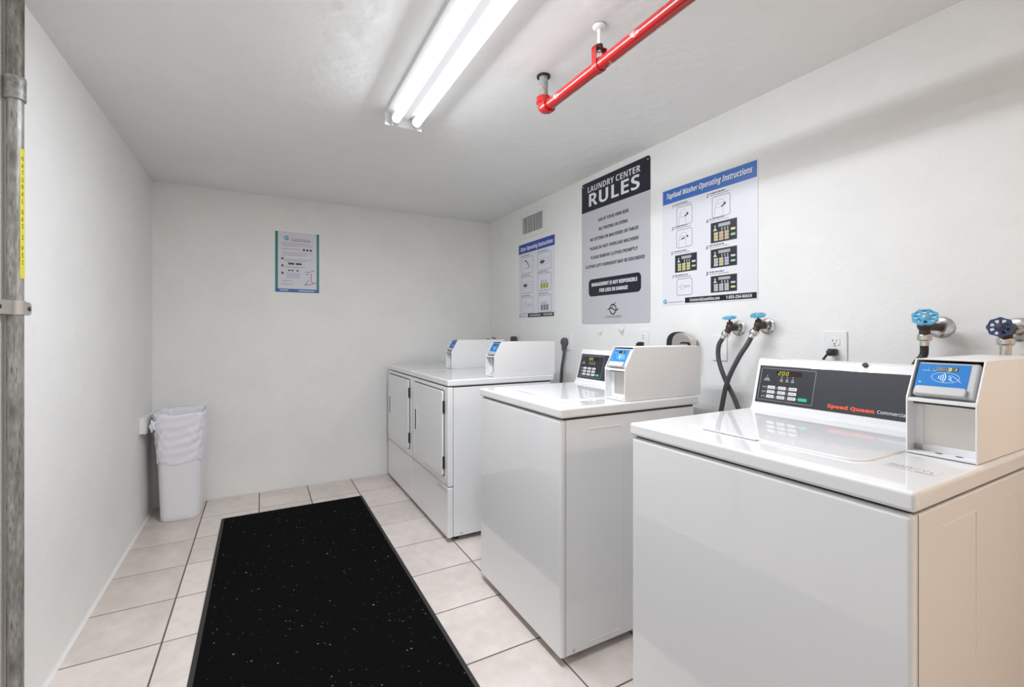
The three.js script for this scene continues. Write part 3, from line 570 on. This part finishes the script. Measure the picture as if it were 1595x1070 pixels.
function makeWasher() {
  const r = new THREE.Group();
  topAndBody(r);
  obj('cabinet', rb(0.012, 0.70, 0.030, 0.880, 0.006, MW - 0.006, 0.004), M.enamel, r);
  obj('front_panel', rb(0.004, 0.025, 0.028, 0.8825, 0.0045, MW - 0.0045, 0.010, 4), M.enamel, r);
  obj('seam', rb(0.0252, 0.0264, 0.032, 0.8805, 0.0054, 0.0062, 0), M.rubberGrey, r);
  // pressed bracket lines on both side panels
  for (const d of [0.0058, MW - 0.0058]) {
    const a = d - 0.0016, b = d + 0.0016;
    obj('pressed_rib', [rb(0.125, 0.286, 0.838, 0.8415, a, b, 0.0013), rb(0.2835, 0.2875, 0.054, 0.8415, a, b, 0.0013), rb(0.125, 0.286, 0.054, 0.0575, a, b, 0.0013), rb(0.44, 0.60, 0.838, 0.8415, a, b, 0.0013)], M.enamel, r);
    obj('screw', lathe([[0, 0], [0.006, 0], [0.005, 0.0025], [0, 0.003]], 14).rotateX(d < 0.1 ? Math.PI / 2 : -Math.PI / 2).translate(0.062, 0.044, -d), M.steel, r);
  }
  // hinged lid: a shallow rounded tray lip on the top
  const lid = obj('lid', slab(roundRect(0.425, 0.445, 0.045), 0.0065, 0.0026).rotateX(-Math.PI / 2).translate(0.3325, TOP - 0.002, -0.352), M.enamel, r);
  obj('lid_grip', slab(roundRect(0.014, 0.16, 0.006), 0.003, 0.001).rotateX(-Math.PI / 2).translate(0.1175, TOP + 0.0012, -0.43), M.enamel, lid);
  const g = new THREE.BoxGeometry(0.084, 0.0004, 0.044); 
  { // text sticker by the payment box: print on the top face, reading from the front
    const uv = g.attributes.uv, n = g.attributes.normal, p = g.attributes.position;
    for (let i = 0; i < uv.count; i++) if (n.getY(i) > 0.5) uv.setXY(i, 0.5 + p.getX(i) / 0.084, 0.5 - p.getZ(i) / 0.044); else uv.setXY(i, 0.02, 0.5);
    g.rotateY(-Math.PI / 2).translate(0.166, TOP + 0.0003, -0.065);
  }
  obj('instruction_sticker', g, phy({ map: stickerTex, roughness: 0.4, clearcoat: 1, clearcoatRoughness: 0.035 }), r);
  // console at the rear
  const s = new THREE.Shape(); s.moveTo(0.563, 0); s.lineTo(0.5665, 0.010); s.lineTo(0.572, 0.014); s.lineTo(0.614, 0.168); s.quadraticCurveTo(0.617, 0.180, 0.630, 0.180); s.lineTo(0.690, 0.180); s.quadraticCurveTo(0.706, 0.180, 0.706, 0.166); s.lineTo(0.706, 0); s.closePath();
  const con = obj('console', toCreasedNormals(new THREE.ExtrudeGeometry(s, { depth: MW - 0.127 - 0.014 - 0.004, bevelEnabled: true, bevelThickness: 0.002, bevelSize: 0.002, bevelOffset: -0.002, bevelSegments: 2, curveSegments: 8 }).translate(0, TOP - 0.001, -(MW - 0.016)), 0.6), M.enamel, r);
  const lean = Math.atan2(0.042, 0.154), cx = (y) => 0.572 + (y - 0.939) * 0.2727;   // face of the console
  const near = 0.345, dl = (D) => D - near, put = (g2, D, y, n) => onSlope(g2, cx(y) - Math.cos(lean) * n, y + Math.sin(lean) * n, dl(D), lean);
  obj('control_panel', put(new THREE.BoxGeometry(0.513, 0.131, 0.0016), 0.7365, 1.0147, 0.0009), panelMat, con).userData.label = 'charcoal control panel with printed lettering';
  obj('display', put(new THREE.BoxGeometry(0.083, 0.0165, 0.0006), 0.8905, 1.0545, 0.0019), priceMat, con);
  for (let j = 0; j < 3; j++) for (let k = 0; k < 3; k++) obj('button', put(new RoundedBoxGeometry(0.026, 0.0105, 0.0016, 1, 0.0007), 0.9425 - 0.0358 * k, 1.005 - 0.0155 * j, 0.0022), keyMat, con);
  obj('start_button', put(new RoundedBoxGeometry(0.027, 0.0105, 0.0016, 1, 0.0007), 0.8365, 0.9743, 0.0022), M.green, con).userData.label = 'green start button';
  obj('key_lock', along(lathe([[0, 0], [0.0075, 0], [0.0075, 0.003], [0.005, 0.004], [0, 0.003]], 20), new THREE.Vector3(0.6145, 1.0985, -dl(0.6776)), new THREE.Vector3(-0.85, 0.5, 0)), M.black, con);
  for (const [d, y] of [[0.15, 0.59], [0.22, 0.50]]) obj('water_inlet', cyl(new THREE.Vector3(0.698, y, -d), new THREE.Vector3(0.751, y, -d), 0.013), M.chrome, r);
  paymentBox(r, 0.313);
  return r;
}
function makeDryer() {
  const r = new THREE.Group();
  topAndBody(r);
  obj('cabinet', rb(0.038, 0.70, 0.030, 0.880, 0.006, MW - 0.006, 0.004), M.enamel, r);
  obj('front_panel', rb(0.002, 0.036, 0.318, 0.8825, 0.004, MW - 0.004, 0.007, 4), M.enamel, r);
  obj('kick_panel', rb(0.002, 0.036, 0.028, 0.314, 0.004, MW - 0.004, 0.007, 4), M.enamel, r);
  const shape = (w, h, rad) => roundRect(w, h, rad);
  const face = (g, y, d, x) => g.rotateY(-Math.PI / 2).translate(x, y, -d);
  const dw = 0.555, dh = 0.488, dy = 0.613, dd = 0.338;
  obj('door_gasket', face(slab(shape(dw + 0.008, dh + 0.008, 0.018), 0.004), dy, dd, 0.0025), M.darkGap, r);
  const door = obj('door', face(slab(shape(dw, dh, 0.016), 0.014, 0.003), dy, dd, 0.0015), M.enamel, r);
  const hs = roundRect(0.052, 0.165, 0.012), hole = new THREE.Path(roundRect(0.030, 0.135, 0.006).getPoints(6)); hs.holes.push(hole);
  obj('handle', face(slab(hs, 0.003, 0.0008), 0.6125, 0.553, -0.0125), M.whitePlastic, door);
  obj('handle_recess', face(slab(roundRect(0.032, 0.137, 0.006), 0.001), 0.6125, 0.553, -0.0126), M.black, door);
  for (const y of [0.766, 0.447]) obj('hinge', [rb(-0.0045, 0.003, y - 0.036, y + 0.036, 0.051, 0.060, 0.001), cyl(new THREE.Vector3(-0.006, y - 0.034, -0.0585), new THREE.Vector3(-0.006, y + 0.034, -0.0585), 0.0035)], M.black, door);
  obj('foot_rail', rb(0.045, 0.69, 0.032, 0.060, 0.0045, 0.0065, 0.0005), M.enamel, r);
  obj('screw', lathe([[0, 0], [0.006, 0], [0.005, 0.0025], [0, 0.003]], 14).rotateX(Math.PI / 2).translate(0.085, 0.046, -0.0045), M.steel, r);
  paymentBox(r, 0.300);
  return r;
}
function place(g, name, label, category, X, D, group) { g.name = numbered(name); g.position.copy(P(X, 0, D)); scene.add(g); return tag(g, label, category, group); }
{
  const w1 = makeWasher(), w2 = w1.clone(), dr = makeDryer(), dr2 = dr.clone();
  place(w1, 'washing_machine', 'nearest white top-loading washing machine, its charcoal control panel in full view', 'washing machine', 0.985, 0.345, 'top-loading washers');
  place(w2, 'washing_machine', 'white top-loading washing machine between the nearest washer and the dryers', 'washing machine', 0.940, 1.308, 'top-loading washers');
  place(dr, 'clothes_dryer', 'white front-loading dryer next to the farther washer', 'dryer', 0.932, 2.376, 'front-loading dryers');
  place(dr2, 'clothes_dryer', 'farthest white front-loading dryer in the corner by the back wall', 'dryer', 0.932, 3.055, 'front-loading dryers');
}

// ------------------------------------------------------------------ black floor mat
{
  const x0 = -0.2203, x1 = 0.6539, d1 = 3.369, d0 = 0.35, T = thing('floor_mat', 'long black floor mat flecked with lint', 'floor mat', P((x0 + x1) / 2, 0, (d0 + d1) / 2));
  const at = (g) => g.translate(-(x0 + x1) / 2, 0, (d0 + d1) / 2);
  obj('rubber_edge', at(slab(roundRect(x1 - x0, d1 - d0, 0.012), 0.004, 0.0015).rotateX(-Math.PI / 2).translate((x0 + x1) / 2, 0.0004, -(d0 + d1) / 2)), std({ color: lin(0.028, 0.028, 0.028), roughness: 0.7 }), T);
  obj('pile', at(metric(rb(x0 + 0.018, x1 - 0.018, 0.003, 0.0085, d0 + 0.018, d1 - 0.012, 0.0025), 1.15)), M.matPile, T);
}

// ------------------------------------------------------------------ bin with a liner
{
  const cx = -0.4565, cd = 3.605, T = thing('trash_bin', 'tall white plastic trash bin with a white bag folded over its rim', 'trash bin', P(cx, 0, cd));
  const N = 72;
  // closed rings of a rounded rectangle; rows: [y, halfWidth, halfDepth, wobble]
  function loft(rows, wob) {
    const pos = [], ix = [];
    rows.forEach(([y, a, b, w = 0, dy = 0], j) => {
      for (let i = 0; i < N; i++) {
        const t = i / N * Math.PI * 2, c = Math.cos(t), s = Math.sin(t), e = 0.42;
        let x = a * Math.sign(c) * Math.abs(c) ** e, z = b * Math.sign(s) * Math.abs(s) ** e;
        const k = w ? 1 + w * wob(t, y, j) : 1;
        pos.push(x * k, y + (dy ? dy * wob(t * 1.3 + 2, 0.3, j) : 0), z * k);
      }
    });
    for (let j = 0; j + 1 < rows.length; j++) for (let i = 0; i < N; i++) { const a = j * N + i, b = j * N + (i + 1) % N; ix.push(a, a + N, b, b, a + N, b + N); }
    const g = new THREE.BufferGeometry(); g.setAttribute('position', new THREE.Float32BufferAttribute(pos, 3)); g.setIndex(ix); g.computeVertexNormals();
    const q = g.toNonIndexed(); q.setAttribute('uv', new THREE.BufferAttribute(new Float32Array(q.attributes.position.count * 2), 2)); return q;
  }
  obj('bin', loft([[0, 0.001, 0.001], [0, 0.100, 0.124], [0.004, 0.106, 0.130], [0.03, 0.108, 0.133], [0.40, 0.120, 0.146], [0.60, 0.127, 0.153], [0.645, 0.130, 0.156], [0.652, 0.137, 0.163], [0.660, 0.138, 0.164], [0.664, 0.134, 0.160], [0.655, 0.126, 0.152], [0.40, 0.117, 0.143], [0.012, 0.104, 0.128], [0.010, 0.001, 0.001]]), M.binPlastic, T);
  const f = (t, y, j) => 0.5 * Math.sin(t * 9 + y * 40) + 0.4 * Math.sin(t * 17 - y * 75 + 1) + 0.5 * Math.sin(t * 5 + y * 110 + 2) + 0.3 * Math.sin(t * 29 + y * 60);
  const rows = [];
  for (let k = 0; k <= 26; k++) { const u = k / 26, y = 0.375 + u * 0.285; rows.push([y, 0.1215 + 0.018 * u + 0.002, 0.1475 + 0.018 * u + 0.002, 0.010 + 0.016 * Math.sin(u * Math.PI), k < 3 ? 0.014 : 0.006]); }
  rows.push([0.672, 0.143, 0.169, 0.012, 0.006], [0.682, 0.138, 0.164, 0.02, 0.007], [0.678, 0.128, 0.154, 0.022, 0.006]);
  for (let k = 0; k < 8; k++) rows.push([0.655 - k * 0.03, 0.118 - k * 0.004, 0.144 - k * 0.005, 0.03, 0.008]);
  rows.push([0.43, 0.06, 0.08, 0.05, 0.01], [0.425, 0.002, 0.002]);
  obj('bag', loft(rows, f), M.bag, T);
  const knot = new THREE.SphereGeometry(0.022, 18, 12); const kp = knot.attributes.position;
  for (let i = 0; i < kp.count; i++) { const k = 1 + 0.35 * Math.sin(kp.getX(i) * 260) * Math.cos(kp.getY(i) * 190); kp.setXYZ(i, kp.getX(i) * 0.7 * k, kp.getY(i) * 1.6 * k, kp.getZ(i) * k); }
  knot.computeVertexNormals();
  obj('bag_bunch', knot.translate(-0.132, 0.615, 0.148), M.bag, T);
}

// ------------------------------------------------------------------ surface wiring box low on the left wall, raceway to the corner
{
  const T = thing('outlet_box', 'white surface-mounted wiring box on the left wall behind the bin', 'outlet box', P(XL, 0.627, 3.46));
  const at = (g) => g.translate(-XL, -0.627, 3.46);
  obj('box', at(rb(XL, XL + 0.030, 0.579, 0.676, 3.405, 3.53, 0.004)), M.outlet, T);
  obj('cover', at(rb(XL + 0.029, XL + 0.033, 0.576, 0.679, 3.402, 3.533, 0.002)), M.outlet, T);
  obj('raceway', at(rb(XL, XL + 0.018, 0.632, 0.658, 3.53, DB - 0.001, 0.003)), M.outlet, T);
}

// ------------------------------------------------------------------ valves, hoses
function handWheel(r, lobes, mat, parent, at, dir) {
  const rim = new THREE.Shape(), n = 96;
  for (let i = 0; i <= n; i++) { const t = i / n * Math.PI * 2, q = r * (1 + 0.045 * Math.cos(lobes * t)); i ? rim.lineTo(q * Math.cos(t), q * Math.sin(t)) : rim.moveTo(q, 0); }
  for (let k = 0; k < lobes; k++) {      // openings between the spokes
    const h = new THREE.Path(), a = (k + 0.22) / lobes * Math.PI * 2, b = (k + 0.78) / lobes * Math.PI * 2, ri = r * 0.47, ro = r * 0.80;
    h.moveTo(ri * Math.cos(a), ri * Math.sin(a)); h.lineTo(ro * Math.cos(a), ro * Math.sin(a)); h.absarc(0, 0, ro, a, b, false); h.lineTo(ri * Math.cos(b), ri * Math.sin(b)); h.absarc(0, 0, ri, b, a, true);
    rim.holes.push(h);
  }
  const g = new THREE.ExtrudeGeometry(rim, { depth: 0.004, bevelEnabled: true, bevelThickness: 0.002, bevelSize: 0.0012, bevelOffset: -0.0012, bevelSegments: 2, curveSegments: 6 }).translate(0, 0, -0.002).rotateX(-Math.PI / 2);
  return obj('hand_wheel', [along(g, at, dir), along(lathe([[0, -0.003], [r * 0.4, -0.003], [r * 0.4, 0.004], [r * 0.3, 0.006], [0, 0.006]], 24), at, dir)], mat, parent);
}
function valve(label, Dw, y, o) {        // sillcock on the right wall; local origin on the wall
  const T = thing('water_valve', label, 'valve', P(XR, y, Dw), 'washer water valves');
  const W = new THREE.Vector3(-1, 0, 0), bodyAt = new THREE.Vector3(-o.reach, o.rise || 0, o.dz || 0);
  obj('escutcheon', along(lathe([[0, 0.0005], [0.034, 0.0005], [0.033, 0.003], [0.024, 0.0065], [0.015, 0.008], [0, 0.008]], 36), new THREE.Vector3(0, 0, 0), W), M.chrome, T);
  obj('stub_pipe', cyl(new THREE.Vector3(0, 0, 0), bodyAt, 0.0125), o.stub || M.chrome, T);
  const wd = o.wheelDir.clone().normalize(), od = o.outDir.clone().normalize();
  obj('valve_body', [new THREE.SphereGeometry(0.0185, 22, 16).translate(bodyAt.x, bodyAt.y, bodyAt.z), cyl(bodyAt, bodyAt.clone().addScaledVector(wd, o.neck * 0.55), 0.0145, 0.0125, 8), cyl(bodyAt, bodyAt.clone().addScaledVector(od, 0.03), 0.0135), cyl(bodyAt.clone().add(new THREE.Vector3(0.012, 0, 0)), bodyAt.clone().add(new THREE.Vector3(0.034, 0, 0)), 0.0175, 0.0175, 6)], o.body || M.brass, T);
  obj('stem', cyl(bodyAt, bodyAt.clone().addScaledVector(wd, o.neck), 0.0045, 0.0045, 12), M.brass, T);
  handWheel(o.wheelR, 8, o.wheel, T, bodyAt.clone().addScaledVector(wd, o.neck), wd);
  obj('wheel_nut', along(lathe([[0, 0], [0.0065, 0], [0.006, 0.004], [0, 0.005]], 6), bodyAt.clone().addScaledVector(wd, o.neck + 0.004), wd), o.nut || M.steel, T);
  const e = bodyAt.clone().addScaledVector(od, 0.03);
  obj('hose_nut', [along(lathe([[0, -0.004], [0.017, -0.004], [0.018, 0], [0.018, 0.012], [0.0155, 0.016], [0, 0.016]], 20), e, od), cyl(e.clone().addScaledVector(od, 0.014), e.clone().addScaledVector(od, o.ferrule || 0.034), 0.0115)], M.chrome, T);
  return T.position.clone().add(e).addScaledVector(od, o.ferrule || 0.034);
}
const V3 = (x, y, z) => new THREE.Vector3(x, y, z);
{
  const e1 = valve('light blue water valve, farther of the pair on the wall beyond the nearest washer', 1.290, 1.214, { reach: 0.060, dz: 0, rise: 0.004, wheelDir: V3(-0.22, 1, 0.05), neck: 0.044, wheelR: 0.0275, wheel: M.blueLight, outDir: V3(-0.25, -0.7, -0.35), ferrule: 0.03 });
  const e2 = valve('light blue water valve, nearer of the pair on the wall beyond the nearest washer', 1.160, 1.222, { reach: 0.060, dz: 0, rise: 0.004, wheelDir: V3(-0.32, 1, 0.12), neck: 0.044, wheelR: 0.0285, wheel: M.blueLight, outDir: V3(-0.30, -0.8, -0.32), ferrule: 0.03 });
  const h1 = tube([e1, P(1.828, 1.140, 1.331), P(1.826, 1.095, 1.334), P(1.825, 1.05, 1.324), P(1.825, 0.985, 1.297), P(1.83, 0.86, 1.238), P(1.83, 0.66, 1.19), P(1.82, 0.54, 1.25), P(1.80, 0.50, 1.40), P(1.75, 0.50, 1.515), P(1.694, 0.50, 1.528)], 0.0098, 110);
  tag(obj('water_hose', h1, M.rubberGrey), 'grey hose from the farther light blue valve, crossing behind the other hose', 'hose', 'washer water hoses');
  const h2 = tube([e2, e2.clone().add(V3(-0.008, -0.03, -0.012)), P(1.805, 1.085, 1.222), P(1.803, 0.98, 1.272), P(1.803, 0.86, 1.300), P(1.80, 0.68, 1.33), P(1.785, 0.60, 1.38), P(1.74, 0.59, 1.452), P(1.694, 0.59, 1.458)], 0.0098, 110);
  tag(obj('water_hose', h2, M.rubberGrey), 'grey hose from the nearer light blue valve, crossing in front of the other hose', 'hose', 'washer water hoses');
  const e3 = valve('light blue water valve with tilted wheel above the nearest washer console', 0.606, 1.213, { reach: 0.082, dz: -0.012, rise: 0.004, wheelDir: V3(-0.85, 0.72, 0.3), neck: 0.042, wheelR: 0.031, wheel: M.blueLight, outDir: V3(0, -1, -0.02), stub: M.brass, ferrule: 0.032 });
  const h3 = tube([e3, e3.clone().add(V3(0, -0.03, -0.002)), P(1.815, 1.09, 0.638), P(1.80, 1.0, 0.66), P(1.795, 0.85, 0.66), P(1.80, 0.60, 0.64), P(1.785, 0.51, 0.58), P(1.739, 0.50, 0.565)], 0.0105, 80);
  tag(obj('water_hose', h3, M.blackHose), 'black hose below the tilted light blue valve', 'hose', 'washer water hoses');
  const e4 = valve('dark blue water valve with lobed wheel facing into the room', 0.440, 1.205, { reach: 0.070, dz: -0.008, rise: 0.002, wheelDir: V3(-1, 0.10, 0.0), neck: 0.045, wheelR: 0.0265, wheel: M.blueDark, outDir: V3(0, -1, -0.02), nut: std({ color: lin(0.12, 0.05, 0.03), roughness: 0.7 }), ferrule: 0.055 });
  const h4 = tube([e4, e4.clone().add(V3(0, -0.03, 0)), P(1.85, 1.0, 0.46), P(1.83, 0.85, 0.50), P(1.82, 0.68, 0.51), P(1.78, 0.60, 0.495), P(1.739, 0.59, 0.495)], 0.0105, 80);
  tag(obj('water_hose', h4, M.blackHose), 'black hose hanging below the dark blue valve', 'hose', 'washer water hoses');
}

// ------------------------------------------------------------------ outlets, plugs
function outlet(label, D, y, w, h, plugLow) {
  const T = thing('wall_outlet', label, 'outlet', P(XR, y, D), 'outlets on the right wall');
  obj('plate', slab(roundRect(w, h, 0.006), 0.006, 0.002).rotateY(-Math.PI / 2).translate(-0.0003, 0, 0), M.outlet, T);
  for (const s of [1, -1]) {
    const f = obj('receptacle', slab(roundRect(0.034, 0.029, 0.007), 0.004, 0.001).rotateY(-Math.PI / 2).translate(-0.0045, s * 0.0195, 0), M.outlet, T);
    for (const [z, yy, hh] of [[-0.0065, 0.004, 0.008], [0.0065, 0.004, 0.006]]) obj('slot', new THREE.BoxGeometry(0.001, hh, 0.002).translate(-0.0085, s * 0.0195 + yy, z), M.black, f);
    obj('slot', new THREE.CylinderGeometry(0.0025, 0.0025, 0.001, 12).rotateZ(Math.PI / 2).translate(-0.0085, s * 0.0195 - 0.008, 0), M.black, f);
  }
  obj('screw', along(lathe([[0, 0], [0.003, 0], [0, 0.0015]], 10), V3(-0.006, 0, 0), V3(-1, 0, 0)), M.steel, T);
  return T;
}
function plug(label, D, y, path, mat = M.black) {
  const T = thing('power_plug', label, 'plug', P(XR - 0.0085, y, D));
  obj('plug_body', [new RoundedBoxGeometry(0.030, 0.026, 0.026, 3, 0.006).translate(-0.015, 0, 0), new RoundedBoxGeometry(0.016, 0.020, 0.02, 3, 0.005).translate(-0.034, -0.003, 0)], mat, T);
  obj('cord', tube(path.map((p) => p.clone().sub(T.position)), 0.0042, 70, 10), mat, T);
}
outlet('white wall outlet with black plug above the nearest washer console', 0.902, 1.142, 0.078, 0.118);
plug('black plug in the outlet above the nearest washer console', 0.902, 1.1225, [P(XR - 0.045, 1.118, 0.902), P(1.846, 1.108, 0.906), P(1.84, 1.08, 0.912), P(1.84, 0.95, 0.91), P(1.84, 0.7, 0.88), P(1.82, 0.4, 0.86), P(1.82, 0.12, 0.84), P(1.82, 0.012, 0.80)]);
outlet('white wall outlet partly hidden behind the crossed grey hoses', 1.384, 1.122, 0.078, 0.118);
outlet('white wall outlet with black plug behind the middle washer', 1.858, 1.152, 0.080, 0.118);
plug('black plug in the outlet behind the middle washer', 1.862, 1.128, [P(XR - 0.045, 1.122, 1.862), P(1.846, 1.112, 1.866), P(1.84, 1.09, 1.87), P(1.83, 0.95, 1.87), P(1.82, 0.7, 1.86), P(1.82, 0.4, 1.85), P(1.82, 0.12, 1.83), P(1.82, 0.012, 1.80)]);
{ // heavy grey dryer plug and its cord
  const T = thing('wall_outlet', 'large square wall outlet behind the grey dryer plug', 'outlet', P(XR, 1.125, 2.585), 'outlets on the right wall');
  obj('plate', slab(roundRect(0.115, 0.115, 0.006), 0.006, 0.002).rotateY(-Math.PI / 2).translate(-0.0003, 0, 0), M.outlet, T);
  const grey = std({ color: lin(0.10, 0.10, 0.105), roughness: 0.6 });
  const G = thing('power_plug', 'heavy grey dryer plug with a thick cord running down the wall', 'plug', P(XR - 0.0065, 1.125, 2.585));
  const gr = lathe([[0, 0], [0.030, 0], [0.032, 0.008], [0.030, 0.022], [0.018, 0.034], [0, 0.036]], 24).scale(1, 1, 1).rotateZ(Math.PI / 2);
  obj('plug_body', [gr, new RoundedBoxGeometry(0.026, 0.05, 0.034, 3, 0.010).translate(-0.022, -0.034, 0.008)], grey, G);
  obj('cord', tube([P(1.879, 1.075, 2.576), P(1.876, 1.04, 2.572), P(1.872, 0.95, 2.588), P(1.87, 0.85, 2.596), P(1.86, 0.6, 2.61), P(1.85, 0.3, 2.62), P(1.84, 0.1, 2.62), P(1.82, 0.016, 2.62)].map((p) => p.sub(G.position)), 0.0105, 70, 12), grey, G);
}
{ // domed silver and black fitting showing above the middle washer's payment box
  const T = thing('domed_plug', 'domed silver fitting with black cap on the wall above the middle washer', 'fitting', P(XR, 1.10, 1.600));
  const dome = (w, h, t, x0) => { const s = new THREE.Shape(); s.moveTo(-w / 2, -0.06); s.lineTo(-w / 2, h * 0.35); s.quadraticCurveTo(-w / 2, h, -w * 0.06, h); s.quadraticCurveTo(w * 0.35, h * 0.95, w / 2, h * 0.62); s.lineTo(w / 2, -0.06); s.closePath(); return slab(s, t, 0.004).rotateY(-Math.PI / 2).translate(-x0, 0, 0); };
  obj('black_cap', dome(0.165, 0.098, 0.022, 0.0005), M.black, T);
  obj('silver_cover', dome(0.116, 0.092, 0.045, 0.0225).translate(0, 0, 0.050), M.steel, T);
  obj('opening', slab(roundRect(0.06, 0.06, 0.012), 0.003, 0.001).rotateY(-Math.PI / 2).translate(-0.0665, 0.018, 0.076), M.black, T);
  obj('latch', slab(roundRect(0.045, 0.056, 0.010), 0.006, 0.002).rotateY(-Math.PI / 2).translate(-0.0685, 0.012, 0.073), M.chrome, T);
}
// small gas cocks peeping over the dryer payment boxes
[[3.70, 'small grey gas cock showing above the farther dryer box'], [3.60, 'second small grey gas cock beside the first, nearer the camera']].forEach(([d, label], i) => {
  const T = thing('gas_cock', label, 'valve', P(XR, 1.095, d), 'gas cocks behind the dryers');
  obj('stub_pipe', cyl(V3(0, 0, 0), V3(-0.055, 0, 0), 0.011), M.galvanised, T);
  obj('cock_body', [new THREE.SphereGeometry(0.018, 18, 12).translate(-0.055, 0, 0), cyl(V3(-0.055, -0.05, 0), V3(-0.055, 0.024, 0), 0.012)], M.brass, T);
  obj('lever', rb(-0.068, -0.044, 0.030 + i * 0.012, 0.038 + i * 0.012, -0.022, 0.030, 0.003).rotateX(i ? 0.25 : 0.1), M.galvanised, T);
  obj('spindle', cyl(V3(-0.055, 0.02, 0), V3(-0.055, 0.034 + i * 0.012, 0), 0.005), M.galvanised, T);
});
{
  const T = thing('power_plug', 'black plug showing above the nearer dryer payment box', 'plug', P(XR, 1.13, 3.29));
  obj('outlet_plate', slab(roundRect(0.078, 0.118, 0.006), 0.006, 0.002).rotateY(-Math.PI / 2).translate(-0.0003, -0.01, -0.03), M.outlet, T);
  obj('plug_body', [new RoundedBoxGeometry(0.040, 0.056, 0.060, 3, 0.012).translate(-0.026, 0, 0), new RoundedBoxGeometry(0.020, 0.05, 0.03, 3, 0.008).translate(-0.036, -0.035, 0)], M.rubberGrey, T);
}
// adhesive hooks under the rules sign
[[2.216, 1.207, 'small white adhesive hook under the sign, farther from the camera', 0.85], [2.022, 1.222, 'slightly larger white hook touching the rules sign corner', 1.05]].forEach(([d, y, label, s]) => {
  const T = thing('wall_hook', label, 'hook', P(XR, y, d), 'hooks under the rules sign');
  obj('backplate', slab(roundRect(0.026 * s, 0.044 * s, 0.012 * s), 0.004, 0.0012).rotateY(-Math.PI / 2), M.whitePlastic, T);
  obj('hook', tube([V3(-0.002, 0.002, 0), V3(-0.010, -0.010 * s, 0), V3(-0.018, -0.020 * s, 0), V3(-0.030, -0.018 * s, 0), V3(-0.034, -0.004, 0)], 0.0045 * s, 30, 12), M.whitePlastic, T);
});
renderer.render(scene, camera);
